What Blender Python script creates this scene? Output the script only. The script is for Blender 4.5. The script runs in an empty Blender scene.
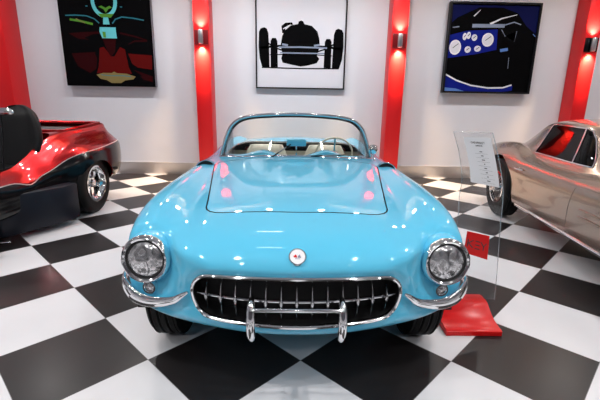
import bpy, bmesh, math, random
from mathutils import Vector, Matrix
from mathutils.bvhtree import BVHTree
random.seed(7)
PI = math.pi
SC = bpy.context.scene
COL = SC.collection

# ---------------------------------------------------------------- materials
def nt(name):
    m = bpy.data.materials.new(name); m.use_nodes = True
    return m, m.node_tree, m.node_tree.nodes['Principled BSDF']

def mat(name, col, rough=0.5, metal=0.0, coat=0.0, coat_rough=0.03, spec=0.5, flake=0.0, bump=0.0, bscale=60, vary=0.0):
    m, t, b = nt(name)
    b.inputs['Base Color'].default_value = (*col, 1)
    b.inputs['Roughness'].default_value = rough
    b.inputs['Metallic'].default_value = metal
    b.inputs['Coat Weight'].default_value = coat
    b.inputs['Coat Roughness'].default_value = coat_rough
    b.inputs['Specular IOR Level'].default_value = spec
    tc = t.nodes.new('ShaderNodeTexCoord')
    if vary or flake:
        n = t.nodes.new('ShaderNodeTexNoise'); n.inputs['Scale'].default_value = 900 if flake else 6
        n.inputs['Detail'].default_value = 3
        t.links.new(tc.outputs['Object'], n.inputs['Vector'])
        mx = t.nodes.new('ShaderNodeMix'); mx.data_type = 'RGBA'
        k = flake or vary
        mx.inputs[6].default_value = (*[c * (1 - k) for c in col], 1)
        mx.inputs[7].default_value = (*[min(1, c * (1 + k)) for c in col], 1)
        t.links.new(n.outputs['Fac'], mx.inputs[0]); t.links.new(mx.outputs[2], b.inputs['Base Color'])
    if bump:
        n2 = t.nodes.new('ShaderNodeTexNoise'); n2.inputs['Scale'].default_value = bscale
        t.links.new(tc.outputs['Object'], n2.inputs['Vector'])
        bp = t.nodes.new('ShaderNodeBump'); bp.inputs['Strength'].default_value = bump; bp.inputs['Distance'].default_value = 0.002
        t.links.new(n2.outputs['Fac'], bp.inputs['Height']); t.links.new(bp.outputs['Normal'], b.inputs['Normal'])
    return m

def emit(name, col, s):
    m, t, b = nt(name)
    b.inputs['Base Color'].default_value = (*col, 1)
    b.inputs['Emission Color'].default_value = (*col, 1)
    b.inputs['Emission Strength'].default_value = s
    return m

def glass(name, tint=(1, 1, 1), refl=0.06, rough=0.0, haze=0.0, fr=.7):
    m, t, b = nt(name); t.nodes.remove(b)
    out = t.nodes['Material Output']
    tr = t.nodes.new('ShaderNodeBsdfTransparent'); tr.inputs[0].default_value = (*tint, 1)
    gl = t.nodes.new('ShaderNodeBsdfGlossy'); gl.inputs['Roughness'].default_value = rough
    lw = t.nodes.new('ShaderNodeLayerWeight'); lw.inputs[0].default_value = 0.25
    ma = t.nodes.new('ShaderNodeMath'); ma.operation = 'MULTIPLY_ADD'
    ma.inputs[1].default_value = fr; ma.inputs[2].default_value = refl
    t.links.new(lw.outputs['Fresnel'], ma.inputs[0])
    mx = t.nodes.new('ShaderNodeMixShader')
    t.links.new(ma.outputs[0], mx.inputs[0]); t.links.new(tr.outputs[0], mx.inputs[1]); t.links.new(gl.outputs[0], mx.inputs[2])
    if haze:
        df = t.nodes.new('ShaderNodeBsdfDiffuse'); df.inputs[0].default_value = (.85, .87, .9, 1)
        m2 = t.nodes.new('ShaderNodeMixShader'); m2.inputs[0].default_value = haze
        t.links.new(mx.outputs[0], m2.inputs[1]); t.links.new(df.outputs[0], m2.inputs[2]); t.links.new(m2.outputs[0], out.inputs[0])
    else:
        t.links.new(mx.outputs[0], out.inputs[0])
    return m

M = {}
M['blue'] = mat('sky_blue_paint', (0.10, 0.52, 0.77), 0.55, 0, 0.9, 0.02, spec=.15)
M['chrome'] = mat('chrome', (0.78, 0.79, 0.81), 0.07, 1)
M['satin'] = mat('satin_metal', (0.55, 0.56, 0.58), 0.3, 1)
M['black'] = mat('black_recess', (0.004, 0.004, 0.005), 0.7)
M['rubber'] = mat('tyre_rubber', (0.005, 0.005, 0.0055), 0.6, spec=.2, bump=0.3)
M['gloss_black'] = mat('gloss_black_paint', (0.003, 0.003, 0.004), 0.15, 0, 0, 0.03, spec=.3)
M['pod'] = mat('dark_blue_black_vinyl', (0.009, 0.010, 0.017), 0.4, spec=.25)
M['leather'] = mat('black_leather', (0.004, 0.004, 0.005), 0.5, spec=.2, bump=0.5, bscale=80)
M['cream'] = mat('cream_vinyl', (0.62, 0.58, 0.47), 0.45, bump=0.2)
M['candy'] = mat('candy_red_paint', (0.38, 0.002, 0.004), 0.25, 0.8, .55, 0.03, flake=0.3)
M['tan'] = mat('tan_metallic_paint', (0.34, 0.26, 0.21), 0.26, 0.7, .6, 0.03, flake=0.12)
M['white'] = mat('white_enamel', (0.85, 0.84, 0.86), 0.3)
M['paper'] = mat('printed_paper', (0.72, 0.72, 0.75), 0.7)
M['ink'] = mat('ink', (0.03, 0.03, 0.035), 0.7)
M['red_acrylic'] = mat('red_acrylic', (0.60, 0.003, 0.004), 0.3, 0, 0, 0.05, spec=.35)
M['wallp'] = mat('wall_paint', (0.62, 0.63, 0.69), 0.6, vary=0.015, bump=0.1, bscale=200)
M['ceil'] = mat('ceiling_paint', (0.55, 0.56, 0.6), 0.8)
M['pillar'] = mat('red_pillar_paint', (0.60, 0.006, 0.010), 0.42, 0, 0, 0.1, spec=.4)
M['steel'] = mat('brushed_steel', (0.72, 0.69, 0.68), 0.32, .85)
M['glass'] = glass('windscreen_glass', (0.96, 0.98, 0.97), 0.01)
M['dark_glass'] = glass('tinted_window_glass', (0.15, 0.16, 0.17), 0.03, fr=.3)
M['acrylic'] = glass('clear_acrylic', (0.955, 0.965, 0.97), 0.01, 0.0, 0.015)
M['edge'] = glass('acrylic_edge', (0.93, 0.95, 0.96), 0.05, 0.2, 0.2)
M['frame'] = mat('black_frame', (0.006, 0.006, 0.008), 0.4, spec=.2)
M['frame_side'] = mat('grey_canvas_edge', (0.16, 0.16, 0.19), 0.5)
M['bulb'] = emit('warm_lamp_glow', (1, 0.72, 0.42), 12)
M['spot'] = emit('spot_lamp_glow', (1, 0.93, 0.82), 45)
M['tube'] = emit('tube_lamp_glow', (1, 0.98, 0.97), 22)
M['panel'] = emit('panel_lamp_glow', (0.96, 0.97, 1.0), 3.2)
for k, c in dict(p_black=(.0015, .0015, .002), p_teal=(.12, .50, .56), p_dteal=(.03, .16, .22), p_red=(.085, .004, .004), p_dred=(.022, .002, .003), p_gold=(.19, .15, .06),
                 p_green=(.08, .24, .03), p_white=(.70, .70, .75), p_blue=(.006, .012, .18), p_navy=(.005, .007, .055), p_grey=(.22, .26, .36), p_paper=(.60, .60, .66), p_mid=(.10, .2, .5)).items():
    M[k] = mat('print_' + k[2:], c, 0.6, spec=0.03)

def lens_mat():
    m, t, b = nt('headlamp_glass')
    b.inputs['Metallic'].default_value = 0.85; b.inputs['Roughness'].default_value = 0.16
    b.inputs['Coat Weight'].default_value = 1.0
    tc = t.nodes.new('ShaderNodeTexCoord')
    vo = t.nodes.new('ShaderNodeTexVoronoi'); vo.inputs['Scale'].default_value = 30
    wv = t.nodes.new('ShaderNodeTexWave'); wv.inputs['Scale'].default_value = 5; wv.inputs['Distortion'].default_value = 12; wv.inputs['Detail Scale'].default_value = 3; wv.bands_direction = 'X'
    t.links.new(tc.outputs['Object'], vo.inputs['Vector']); t.links.new(tc.outputs['Object'], wv.inputs['Vector'])
    r = t.nodes.new('ShaderNodeValToRGB')
    r.color_ramp.elements[0].color = (0.10, 0.10, 0.11, 1); r.color_ramp.elements[1].color = (0.75, 0.75, 0.77, 1)
    ad = t.nodes.new('ShaderNodeMath'); ad.operation = 'MULTIPLY_ADD'; ad.inputs[1].default_value = .9
    t.links.new(vo.outputs['Distance'], ad.inputs[0]); t.links.new(wv.outputs['Fac'], ad.inputs[2])
    t.links.new(ad.outputs[0], r.inputs[0]); t.links.new(r.outputs[0], b.inputs['Base Color'])
    bp = t.nodes.new('ShaderNodeBump'); bp.inputs['Strength'].default_value = .4; bp.inputs['Distance'].default_value = 0.003
    t.links.new(ad.outputs[0], bp.inputs['Height']); t.links.new(bp.outputs['Normal'], b.inputs['Normal'])
    return m
M['lens'] = lens_mat()

TILE = 0.58
def floor_mat():
    m, t, b = nt('checkerboard_tiles')
    tc = t.nodes.new('ShaderNodeTexCoord')
    k = 1 / (math.sqrt(2) * TILE)
    cs = []
    for v in ((k, k, 0), (-k, k, 0)):
        d = t.nodes.new('ShaderNodeVectorMath'); d.operation = 'DOT_PRODUCT'; d.inputs[1].default_value = v
        t.links.new(tc.outputs['Object'], d.inputs[0]); cs.append(d.outputs['Value'])
    def mth(op, a, b_=None):
        n = t.nodes.new('ShaderNodeMath'); n.operation = op
        for i, x in enumerate((a, b_)):
            if x is None: continue
            if isinstance(x, (int, float)): n.inputs[i].default_value = x
            else: t.links.new(x, n.inputs[i])
        return n.outputs[0]
    par = mth('ADD', mth('FLOOR', cs[0]), mth('FLOOR', cs[1]))
    odd = mth('GREATER_THAN', mth('FRACT', mth('MULTIPLY', par, 0.5)), 0.25)
    # thin joints between the tiles
    ds = [mth('ABSOLUTE', mth('SUBTRACT', mth('FRACT', c), 0.5)) for c in cs]
    joint = mth('GREATER_THAN', mth('MAXIMUM', ds[0], ds[1]), 0.4975)
    no = t.nodes.new('ShaderNodeTexNoise'); no.inputs['Scale'].default_value = 3; no.inputs['Detail'].default_value = 6
    t.links.new(tc.outputs['Object'], no.inputs['Vector'])
    def mixc(f, a, c):
        mx = t.nodes.new('ShaderNodeMix'); mx.data_type = 'RGBA'
        t.links.new(f, mx.inputs[0])
        for i, x in ((6, a), (7, c)):
            if isinstance(x, tuple): mx.inputs[i].default_value = (*x, 1)
            else: t.links.new(x, mx.inputs[i])
        return mx.outputs[2]
    w = mixc(no.outputs['Fac'], (0.56, 0.56, 0.585), (0.64, 0.64, 0.665))
    bl = mixc(no.outputs['Fac'], (0.010, 0.009, 0.010), (0.020, 0.0175, 0.018))
    c = mixc(odd, w, bl)
    c = mixc(joint, c, (0.16, 0.16, 0.165))
    t.links.new(c, b.inputs['Base Color'])
    rr = t.nodes.new('ShaderNodeMapRange'); rr.inputs[3].default_value = 0.24; rr.inputs[4].default_value = 0.38
    t.links.new(no.outputs['Fac'], rr.inputs[0]); t.links.new(rr.outputs[0], b.inputs['Roughness'])
    b.inputs['Specular IOR Level'].default_value = 0.35
    return m
M['floor'] = floor_mat()

# ---------------------------------------------------------------- mesh tools
class MB:
    def __init__(s): s.v = []; s.f = []; s.m = []; s.mi = 0
    def add(s, vs, fs):
        o = len(s.v); s.v += [tuple(p) for p in vs]
        for f in fs: s.f.append([o + i for i in f]); s.m.append(s.mi)
        return s
    def grid(s, rows, closed_u=False, closed_v=False, flip=False, mi=None):
        nr, nc = len(rows), len(rows[0]); o = len(s.v)
        for r in rows: s.v += [tuple(p) for p in r]
        for i in range(nr if closed_v else nr - 1):
            for j in range(nc if closed_u else nc - 1):
                a, b_ = i, (i + 1) % nr; c, d = j, (j + 1) % nc
                q = [o + a * nc + c, o + a * nc + d, o + b_ * nc + d, o + b_ * nc + c]
                s.f.append(q[::-1] if flip else q); s.m.append(mi(i, j) if mi else s.mi)
        return s
    def box(s, x0, x1, y0, y1, z0, z1, T=None):
        P = [Vector((x, y, z)) for z in (z0, z1) for y in (y0, y1) for x in (x0, x1)]
        if T: P = [T @ p for p in P]
        return s.add(P, [(0, 2, 3, 1), (4, 5, 7, 6), (0, 1, 5, 4), (2, 6, 7, 3), (0, 4, 6, 2), (1, 3, 7, 5)])
    def lathe(s, prof, T=None, n=40, a0=0, a1=2 * PI):
        # prof: (radius, height along local z)
        full = abs(a1 - a0 - 2 * PI) < 1e-6
        rows = []
        for i in range(n if full else n + 1):
            a = a0 + (a1 - a0) * i / n
            rows.append([Vector((r * math.cos(a), r * math.sin(a), h)) for r, h in prof])
        if T: rows = [[T @ p for p in r] for r in rows]
        return s.grid(rows, closed_v=full)
    def prism(s, pts, z0, z1, T=None):
        n = len(pts); P = [Vector((x, y, z0)) for x, y in pts] + [Vector((x, y, z1)) for x, y in pts]
        if T: P = [T @ p for p in P]
        s.add(P, [tuple(range(n))[::-1], tuple(range(n, 2 * n))] + [(i, (i + 1) % n, n + (i + 1) % n, n + i) for i in range(n)])
        return s
    def sweep(s, path, size, up=(0, 0, 1), closed=False, n=12, sub=1, power=1.0):
        path = [Vector(p) for p in path]
        if not isinstance(size, list): size = [size] * len(path)
        size = [x if isinstance(x, tuple) else (x, x) for x in size]
        if sub > 1: path, size = resample(path, size, sub, closed)
        N = len(path); up = Vector(up); rows = []
        for i, p in enumerate(path):
            a = path[(i - 1) % N] if (closed or i) else p; b_ = path[(i + 1) % N] if (closed or i < N - 1) else p
            t = (b_ - a).normalized(); sd = t.cross(up)
            if sd.length < 1e-4: sd = t.cross(Vector((0, 1, 0.01)))
            sd.normalize(); u2 = sd.cross(t).normalized()
            w, h = size[i]
            rows.append([p + sd * (w * math.cos(k * 2 * PI / n)) + u2 * (h * math.sin(k * 2 * PI / n)) for k in range(n)])
        s.grid(rows, closed_u=True, closed_v=closed, flip=True)
        if not closed:
            o = len(s.v)
            s.add(rows[0], [tuple(range(n))]); s.add(rows[-1], [tuple(range(n))[::-1]])
        return s
    def sphere(s, c, r, T=None, nu=20, nv=12):
        c = Vector(c); r = Vector(r) if not isinstance(r, (int, float)) else Vector((r, r, r))
        rows = []
        for i in range(nv + 1):
            a = PI * i / nv
            rows.append([Vector((c.x + r.x * math.sin(a) * math.cos(2 * PI * j / nu), c.y + r.y * math.sin(a) * math.sin(2 * PI * j / nu), c.z - r.z * math.cos(a))) for j in range(nu)])
        if T: rows = [[T @ p for p in q] for q in rows]
        return s.grid(rows, closed_u=True)
    def mesh(s, name, mats, angle=40, merge=True, bevel=0):
        me = bpy.data.meshes.new(name); me.from_pydata(s.v, [], s.f); me.update()
        for m in (mats if isinstance(mats, (list, tuple)) else [mats]): me.materials.append(m)
        me.polygons.foreach_set('material_index', s.m)
        bm = bmesh.new(); bm.from_mesh(me)
        if merge: bmesh.ops.remove_doubles(bm, verts=bm.verts, dist=1e-5)
        bmesh.ops.dissolve_degenerate(bm, edges=bm.edges, dist=1e-6)
        bmesh.ops.recalc_face_normals(bm, faces=bm.faces)
        if bevel:
            es = [e for e in bm.edges if len(e.link_faces) == 2 and e.calc_face_angle(0) > math.radians(50)]
            bmesh.ops.bevel(bm, geom=es, offset=bevel, segments=2, affect='EDGES', profile=0.5)
        bm.to_mesh(me); bm.free()
        smooth(me, angle)
        return me
    def build(s, name, mats, parent=None, angle=40, loc=None, bevel=0, merge=True):
        return link(name, s.mesh(name, mats, angle, merge, bevel), parent, loc)

def smooth(me, angle=40):
    me.polygons.foreach_set('use_smooth', [True] * len(me.polygons))
    me.set_sharp_from_angle(angle=math.radians(angle)); me.update()

def link(name, me, parent=None, loc=None):
    o = bpy.data.objects.new(name, me); COL.objects.link(o)
    if parent: o.parent = parent
    if loc: o.location = loc
    return o

def thing(name, label, cat, loc=(0, 0, 0), rotz=0, group=None):
    o = bpy.data.objects.new(name, None); COL.objects.link(o); o.empty_display_size = .2
    o.location = loc; o.rotation_euler = (0, 0, rotz); tag(o, label, cat, group)
    return o
def tag(o, label, cat, group=None):
    o['label'] = label; o['category'] = cat
    if group: o['group'] = group
    return o
def struct(o): o['kind'] = 'structure'; return o
def copy_tree(o, parent=None):
    c = o.copy(); COL.objects.link(c)
    if parent: c.parent = parent
    for ch in list(o.children): copy_tree(ch, c)
    return c

def cr(p0, p1, p2, p3, t):
    return 0.5 * ((2 * p1) + (p2 - p0) * t + (2 * p0 - 5 * p1 + 4 * p2 - p3) * t * t + (3 * p1 - p0 - 3 * p2 + p3) * t ** 3)
def resample(path, size, sub, closed):
    N = len(path); P = []; S = []
    for i in range(N if closed else N - 1):
        g = (lambda L, k: L[k % N]) if closed else (lambda L, k: L[max(0, min(N - 1, k))])
        for q in range(sub):
            t = q / sub
            P.append(cr(g(path, i - 1), g(path, i), g(path, i + 1), g(path, i + 2), t))
            S.append(tuple(max(1e-4, cr(g(size, i - 1)[c], g(size, i)[c], g(size, i + 1)[c], g(size, i + 2)[c], t)) for c in (0, 1)))
    if not closed: P.append(path[-1]); S.append(size[-1])
    return P, S
def crv(pts, sub, mirror_start=False):
    pts = [Vector(p) for p in pts]; N = len(pts); out = []
    for i in range(N - 1):
        p0 = pts[i - 1] if i else (Vector((-pts[1].x, pts[1].y, pts[1].z)) if mirror_start else pts[0] * 2 - pts[1])
        p3 = pts[i + 2] if i + 2 < N else (Vector((-pts[N - 2].x, pts[N - 2].y, pts[N - 2].z)) if mirror_start else pts[-1] * 2 - pts[-2])
        for q in range(sub): out.append(cr(p0, pts[i], pts[i + 1], p3, q / sub))
    out.append(pts[-1]); return out
def loft(rings, su=6, sv=6):
    """half rings of (x,y,z) from top centre to bottom centre -> dense closed rings"""
    rows = [crv(r, su, True) for r in rings]
    cols = [crv([r[j] for r in rows], sv) for j in range(len(rows[0]))]
    rows = [[c[i] for c in cols] for i in range(len(cols[0]))]
    full = []
    for r in rows:
        r = [Vector((max(0, p.x), p.y, p.z)) for p in r]
        r[0].x = 0; r[-1].x = 0
        full.append(r + [Vector((-p.x, p.y, p.z)) for p in r[-2:0:-1]])
    return full

def evaluated(o):
    dg = bpy.context.evaluated_depsgraph_get(); dg.update()
    me = bpy.data.meshes.new_from_object(o.evaluated_get(dg)); return me
def solid(me, th, offset=-1, inner=None):
    o = link('tmp', me); md = o.modifiers.new('s', 'SOLIDIFY'); md.thickness = th; md.offset = offset
    if inner:
        if len(me.materials) < 2: me.materials.append(inner)
        md.material_offset = 1
    r = evaluated(o); bpy.data.objects.remove(o); smooth(r, 35); return r
def boolean(me, others, op='DIFFERENCE', slot_mats=None):
    o = link('tmp', me.copy()); tmp = []
    for q in others:
        t = link('tmpb', q); tmp.append(t)
        md = o.modifiers.new('b', 'BOOLEAN'); md.operation = op; md.object = t; md.solver = 'EXACT'
    r = evaluated(o); bpy.data.objects.remove(o)
    for t in tmp: bpy.data.objects.remove(t)
    return r
def rrect(x0, x1, y0, y1, r, n=8):
    rs = r if isinstance(r, (list, tuple)) else [r] * 4
    P = []
    for (cx, cy, a, q) in ((x1 - rs[0], y1 - rs[0], 0, rs[0]), (x0 + rs[1], y1 - rs[1], 90, rs[1]), (x0 + rs[2], y0 + rs[2], 180, rs[2]), (x1 - rs[3], y0 + rs[3], 270, rs[3])):
        for k in range(n + 1):
            A = math.radians(a + 90 * k / n); P.append((cx + q * math.cos(A), cy + q * math.sin(A)))
    return P
def grow(P, d):
    n = len(P); out = []
    for i in range(n):
        a = Vector(P[i - 1]); b_ = Vector(P[i]); c = Vector(P[(i + 1) % n])
        e1 = (b_ - a); e2 = (c - b_)
        if e1.length < 1e-7: e1 = e2
        if e2.length < 1e-7: e2 = e1
        n1 = Vector((e1.y, -e1.x)).normalized(); n2 = Vector((e2.y, -e2.x)).normalized()
        nn = (n1 + n2); nn = nn.normalized() if nn.length > 1e-6 else n1
        out.append((b_.x + nn.x * d, b_.y + nn.y * d))
    return out
def bvh(me):
    return BVHTree.FromPolygons([v.co.copy() for v in me.vertices], [tuple(p.vertices) for p in me.polygons])
def rot_to(n, loc, up=(0, 0, 1)):
    n = Vector(n).normalized(); x = Vector(up).cross(n).normalized(); y = n.cross(x)
    return Matrix(((x.x, y.x, n.x, loc[0]), (x.y, y.y, n.y, loc[1]), (x.z, y.z, n.z, loc[2]), (0, 0, 0, 1)))
AX = lambda s, x, y, z: Matrix.Translation((x, y, z)) @ Matrix.Rotation(s * PI / 2, 4, 'Y')   # local z -> +-x

# ---------------------------------------------------------------- wheels
def wheel(parent, s, x, y, r, w, rimr, style='hubcap', name='wheel'):
    """s=+1: outer face looks to +x. x is the wheel's centre plane"""
    T = AX(s, x, y, r)
    h = w / 2; b = 0.03
    t = MB()
    prof = [(rimr, -h + .015), (rimr + .02, -h), (r - .05, -h - .004), (r - .018, -h + .012), (r - .003, -h + .03)]
    for k in (-.5, -.17, .17, .5):
        c = k * (w - .06)
        prof += [(r, c - .016), (r - .007, c - .010), (r - .007, c - .006), (r, c)]
    prof += [(r - .003, h - .03), (r - .018, h - .012), (r - .05, h + .004), (rimr + .02, h), (rimr, h - .015), (rimr - .01, h - .03), (rimr - .01, -h + .03), (rimr, -h + .015)]
    t.lathe(prof, T, 56)
    wh = t.build(name, M['rubber'], parent, 35)
    rm = MB()
    if style == 'hubcap':
        rm.lathe([(rimr, h - .02), (rimr + .004, h - .004), (rimr - .02, h - .006), (rimr - .03, h - .02), (rimr - .05, h - .015), (.06, h + .01), (.05, h + .03), (.02, h + .042), (0.0005, h + .044)], T, 40)
        rm.build('hubcap', M['chrome'], wh)
    elif style == 'deep':
        rm.lathe([(rimr, h - .02), (rimr + .006, h + .002), (rimr - .012, h + .004), (rimr - .02, h - .03), (rimr - .045, h - .05), (rimr - .05, h - .12), (.10, h - .13), (.09, h - .09), (.05, h - .085), (.045, h - .03), (.02, h - .022), (.0005, h - .022)], T, 44)
        for k in range(5):
            a = 2 * PI * k / 5
            S = T @ Matrix.Rotation(a, 4, 'Z')
            rm.box(.03, rimr - .035, -.022, .022, h - .11, h - .06, S)
        for k in range(16):
            a = 2 * PI * k / 16
            rm.sphere(((rimr - .032) * math.cos(a), (rimr - .032) * math.sin(a), h - .03), .006, T, 8, 6)
        rm.build('rim', M['chrome'], wh)
    else:
        rm.lathe([(rimr, h - .02), (rimr + .005, h), (rimr - .014, h + .002), (rimr - .022, h - .05), (.12, h - .06), (.11, h - .04), (.06, h - .03), (.055, h + .02), (.02, h + .03), (.0005, h + .03)], T, 40)
        for k in range(18):
            S = T @ Matrix.Rotation(2 * PI * k / 18, 4, 'Z')
            rm.box(.055, rimr - .02, -.005, .005, h - .05, h - .012, S)
        rm.build('rim', M['chrome'], wh)
        sp = MB()
        for k in range(3):
            S = T @ Matrix.Rotation(2 * PI * k / 3 + .4, 4, 'Z')
            sp.prism([(.0, -.02), (.06, -.018), (.085, 0), (.06, .018), (0, .02)], h + .028, h + .042, S)
        sp.build('spinner', M['chrome'], wh, bevel=.002)
    return wh

# ================================================================ ROOM
WY = 5.15
X0, X1, Y0, CZ = -7.2, 9.4, -7.6, 3.7
struct(MB().box(X0, X1, Y0, WY + .2, -.1, 0).build('floor', M['floor']))
struct(MB().box(X0, X1, Y0, WY + .2, CZ, CZ + .1).build('ceiling', M['ceil']))
struct(MB().box(X0, X1, WY, WY + .2, 0, CZ).build('wall_back', M['wallp']))
struct(MB().box(X0 - .2, X0, Y0, WY + .2, -.1, CZ + .1).build('wall_left', M['wallp']))
struct(MB().box(X1, X1 + .2, Y0, WY + .2, -.1, CZ + .1).build('wall_right', M['wallp']))
struct(MB().box(X0 - .2, X1 + .2, Y0 - .2, Y0, -.1, CZ + .1).build('wall_front', mat('grey_wall_paint', (.25, .25, .28), .7)))
bb = MB()
PIL = [(-4.02, -3.66, .40), (-.80, -.56, .33), (2.275, 2.52, .33), (5.33, 5.57, .30)]
xs = [X0] + [v for p in PIL for v in p[:2]] + [X1]
for a, b_ in zip(xs[::2], xs[1::2]): bb.box(a, b_, WY - .02, WY, 0.0, .205)
struct(bb.build('baseboard_back', M['steel']))
for i, (a, b_, d) in enumerate(PIL):
    struct(MB().box(a, b_, WY - d, WY, 0, CZ).build('trim_%d' % (i + 1), M['pillar'], bevel=.004))

# ---- wall lamps on the pillars
def area(name, loc, sx, sy, power, col=(1, 1, 1), rot=(0, 0, 0)):
    l = bpy.data.lights.new(name, 'AREA'); l.shape = 'RECTANGLE'; l.size = sx; l.size_y = sy; l.energy = power; l.color = col
    o = bpy.data.objects.new(name, l); COL.objects.link(o); o.location = loc; o.rotation_euler = rot; return o
def spot(name, loc, tgt, power, ang, blend, col, rad=.02):
    l = bpy.data.lights.new(name, 'SPOT'); l.energy = power; l.spot_size = math.radians(ang); l.spot_blend = blend; l.color = col; l.shadow_soft_size = rad
    o = bpy.data.objects.new(name, l); COL.objects.link(o); o.location = loc
    o.rotation_euler = (Vector(tgt) - Vector(loc)).to_track_quat('-Z', 'Y').to_euler(); return o
sc_lab = ['cylindrical silver wall lamp on the red pillar at far left, above the black seat',
          'silver wall lamp on the red pillar right of the winged emblem picture',
          'silver wall lamp on the red pillar left of the blue dashboard picture',
          'cylindrical silver wall lamp on the red pillar behind the tan coupe']
for i, (a, b_, d) in enumerate(PIL):
    cx = (a + b_) / 2; fy = WY - d; z = 2.225
    if i == 3: cx += .0
    t = thing('wall_lamp', sc_lab[i], 'wall lamp', (cx, fy, z), 0, 'up and down lamps on the red pillars')
    MB().box(-.105, .105, -.012, -.001, -.105, .105).build('back_plate', M['gloss_black'] if i == 3 else mat('plate_red', (.16, .004, .006), .3), t, bevel=.003)
    T = Matrix.Translation((0, -.062, 0))
    sh = MB().lathe([(.028, -.094), (.034, -.100), (.037, -.094), (.037, .094), (.034, .100), (.028, .094)], T, 32)
    sh.build('lamp_shade', M['satin'], t)
    for q in (1, -1): MB().lathe([(.0005, q * .088), (.027, q * .088), (.027, q * .084), (.0005, q * .084)], T, 24).build('lamp_bulb', M['bulb'], t)
    if i > 0:
        spot('up_light', (cx, fy - .062, z + .102), (cx, fy - .01, z + .5), 260, 95, .9, (1, .62, .30))
        spot('down_light', (cx, fy - .062, z - .102), (cx, fy - .01, z - .5), 260, 95, .9, (1, .62, .30))
        spot('floor_wash', (cx, fy - .07, z - .1), (cx + (.2 if i == 2 else -.2), fy - .45, 0), 150, 70, .8, (1, .60, .22))

# ---- framed pictures
def poly(m, pts, i, lay, w, h, px0, pz0):
    """pts in 0..1 picture coordinates; thin raised layer of print"""
    P = [(px0 + x * w, pz0 + y * h) for x, y in pts]
    m.mi = i; n = len(P); y = -.0006 * lay
    m.add([(x, y, z) for x, z in P], [tuple(range(n))])
def ell(cx, cy, rx, ry, n=26, a0=0, a1=360, rot=0):
    r = math.radians(rot); o = []
    for k in range(n + (0 if a1 - a0 >= 360 else 1)):
        a = math.radians(a0 + (a1 - a0) * k / n); x, y = rx * math.cos(a), ry * math.sin(a)
        o.append((cx + x * math.cos(r) - y * math.sin(r), cy + x * math.sin(r) + y * math.cos(r)))
    return o
def stroke(pts, w0, w1=None):
    w1 = w0 if w1 is None else w1; L = []; R = []; n = len(pts)
    for i, p in enumerate(pts):
        a = Vector(pts[max(0, i - 1)]); b_ = Vector(pts[min(n - 1, i + 1)]); d = (b_ - a).normalized(); w = (w0 + (w1 - w0) * i / (n - 1)) / 2
        L.append((p[0] - d.y * w, p[1] + d.x * w)); R.append((p[0] + d.y * w, p[1] - d.x * w))
    return L + R[::-1]
def ringpoly(m, cx, cy, r1x, r1y, r2x, r2y, i, lay, w, h, px0, pz0, n=28):
    for k in range(n):
        a, b_ = 2 * PI * k / n, 2 * PI * (k + 1) / n
        poly(m, [(cx + r1x * math.cos(a), cy + r1y * math.sin(a)), (cx + r1x * math.cos(b_), cy + r1y * math.sin(b_)),
                 (cx + r2x * math.cos(b_), cy + r2y * math.sin(b_)), (cx + r2x * math.cos(a), cy + r2y * math.sin(a))], i, lay, w, h, px0, pz0)
def picture(x0, x1, z0, z1, label, bw, edge_mat, depth=.07):
    cx = (x0 + x1) / 2; w = x1 - x0; h = z1 - z0
    t = thing('framed_picture', label, 'picture', (cx, WY - .005, z0), 0, 'large framed car pictures on the back wall')
    f = MB()
    if bw:
        f.box(-w / 2, w / 2, -depth, -.001, 0, bw).box(-w / 2, w / 2, -depth, -.001, h - bw, h)
        f.box(-w / 2, -w / 2 + bw, -depth, -.001, bw, h - bw).box(w / 2 - bw, w / 2, -depth, -.001, bw, h - bw)
        f.build('frame', edge_mat, t)
    else:
        f.box(-w / 2, w / 2, -depth, -.001, 0, h).build('canvas_block', edge_mat, t)
    return t, w, h, cx

# picture 1: emblem and red bonnet on black
t, w, h, cx = picture(-2.955, -1.515, 1.47, 2.93, 'dark picture of a winged turquoise radiator emblem over red car bodywork', 0, M['frame_side'], .09)
m = MB(); A = dict(w=w, h=h, px0=-w / 2, pz0=0)
poly(m, [(0, 0), (1, 0), (1, 1), (0, 1)], 0, 0, **A)
G = lambda px, py: ((px - 35) / 418, 1 - (py + 35) / 412)          # position inside the print
def P1(pts, i, lay): poly(m, [G(*p) for p in pts], i, lay, **A)
P1([(70, 150), (110, 146), (215, 140), (215, 150), (180, 152), (140, 168), (160, 176), (110, 172)], 2, 1)
P1(stroke([(305, 145), (370, 158), (428, 174)], 8, 4), 2, 1); P1(stroke([(428, 176), (370, 178), (340, 192)], 8, 4), 2, 1)
P1([(205, 210), (225, 205), (255, 245), (270, 245), (300, 205), (325, 215), (332, 290), (345, 320), (180, 320), (192, 290)], 1, 1)
P1([(72, 235), (185, 228), (190, 250), (180, 300), (150, 320), (95, 290)], 2, 1)
P1([(335, 232), (445, 238), (442, 300), (375, 292), (350, 275)], 1, 1)
P1([(350, 300), (442, 330), (440, 355), (400, 345)], 2, 1)
P1(stroke([(182, 230), (195, 265), (185, 300), (165, 325)], 5), 0, 2)
P1(stroke([(325, 205), (330, 255), (345, 300), (390, 330)], 6), 0, 2)
gx, gy = G(245, 15)
ringpoly(m, gx, gy, .142, .165, .104, .125, 3, 2, w, h, -w / 2, 0)
P1([(218, 38), (232, 33), (250, 42), (268, 33), (280, 40), (262, 47), (250, 62), (240, 47)], 6, 2)
P1([(212, 66), (285, 66), (270, 82), (228, 82)], 6, 3); P1([(236, 80), (258, 80), (262, 110), (232, 110)], 3, 3)
P1(stroke([(64, 76), (110, 74), (160, 76), (195, 88), (215, 106)], 5), 4, 2); P1(stroke([(420, 90), (370, 82), (320, 78), (290, 88), (275, 106)], 5), 4, 2)
P1(stroke([(82, 92), (130, 98), (185, 110)], 9), 6, 1); P1(stroke([(110, 88), (150, 106)], 4), 5, 2)
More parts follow.
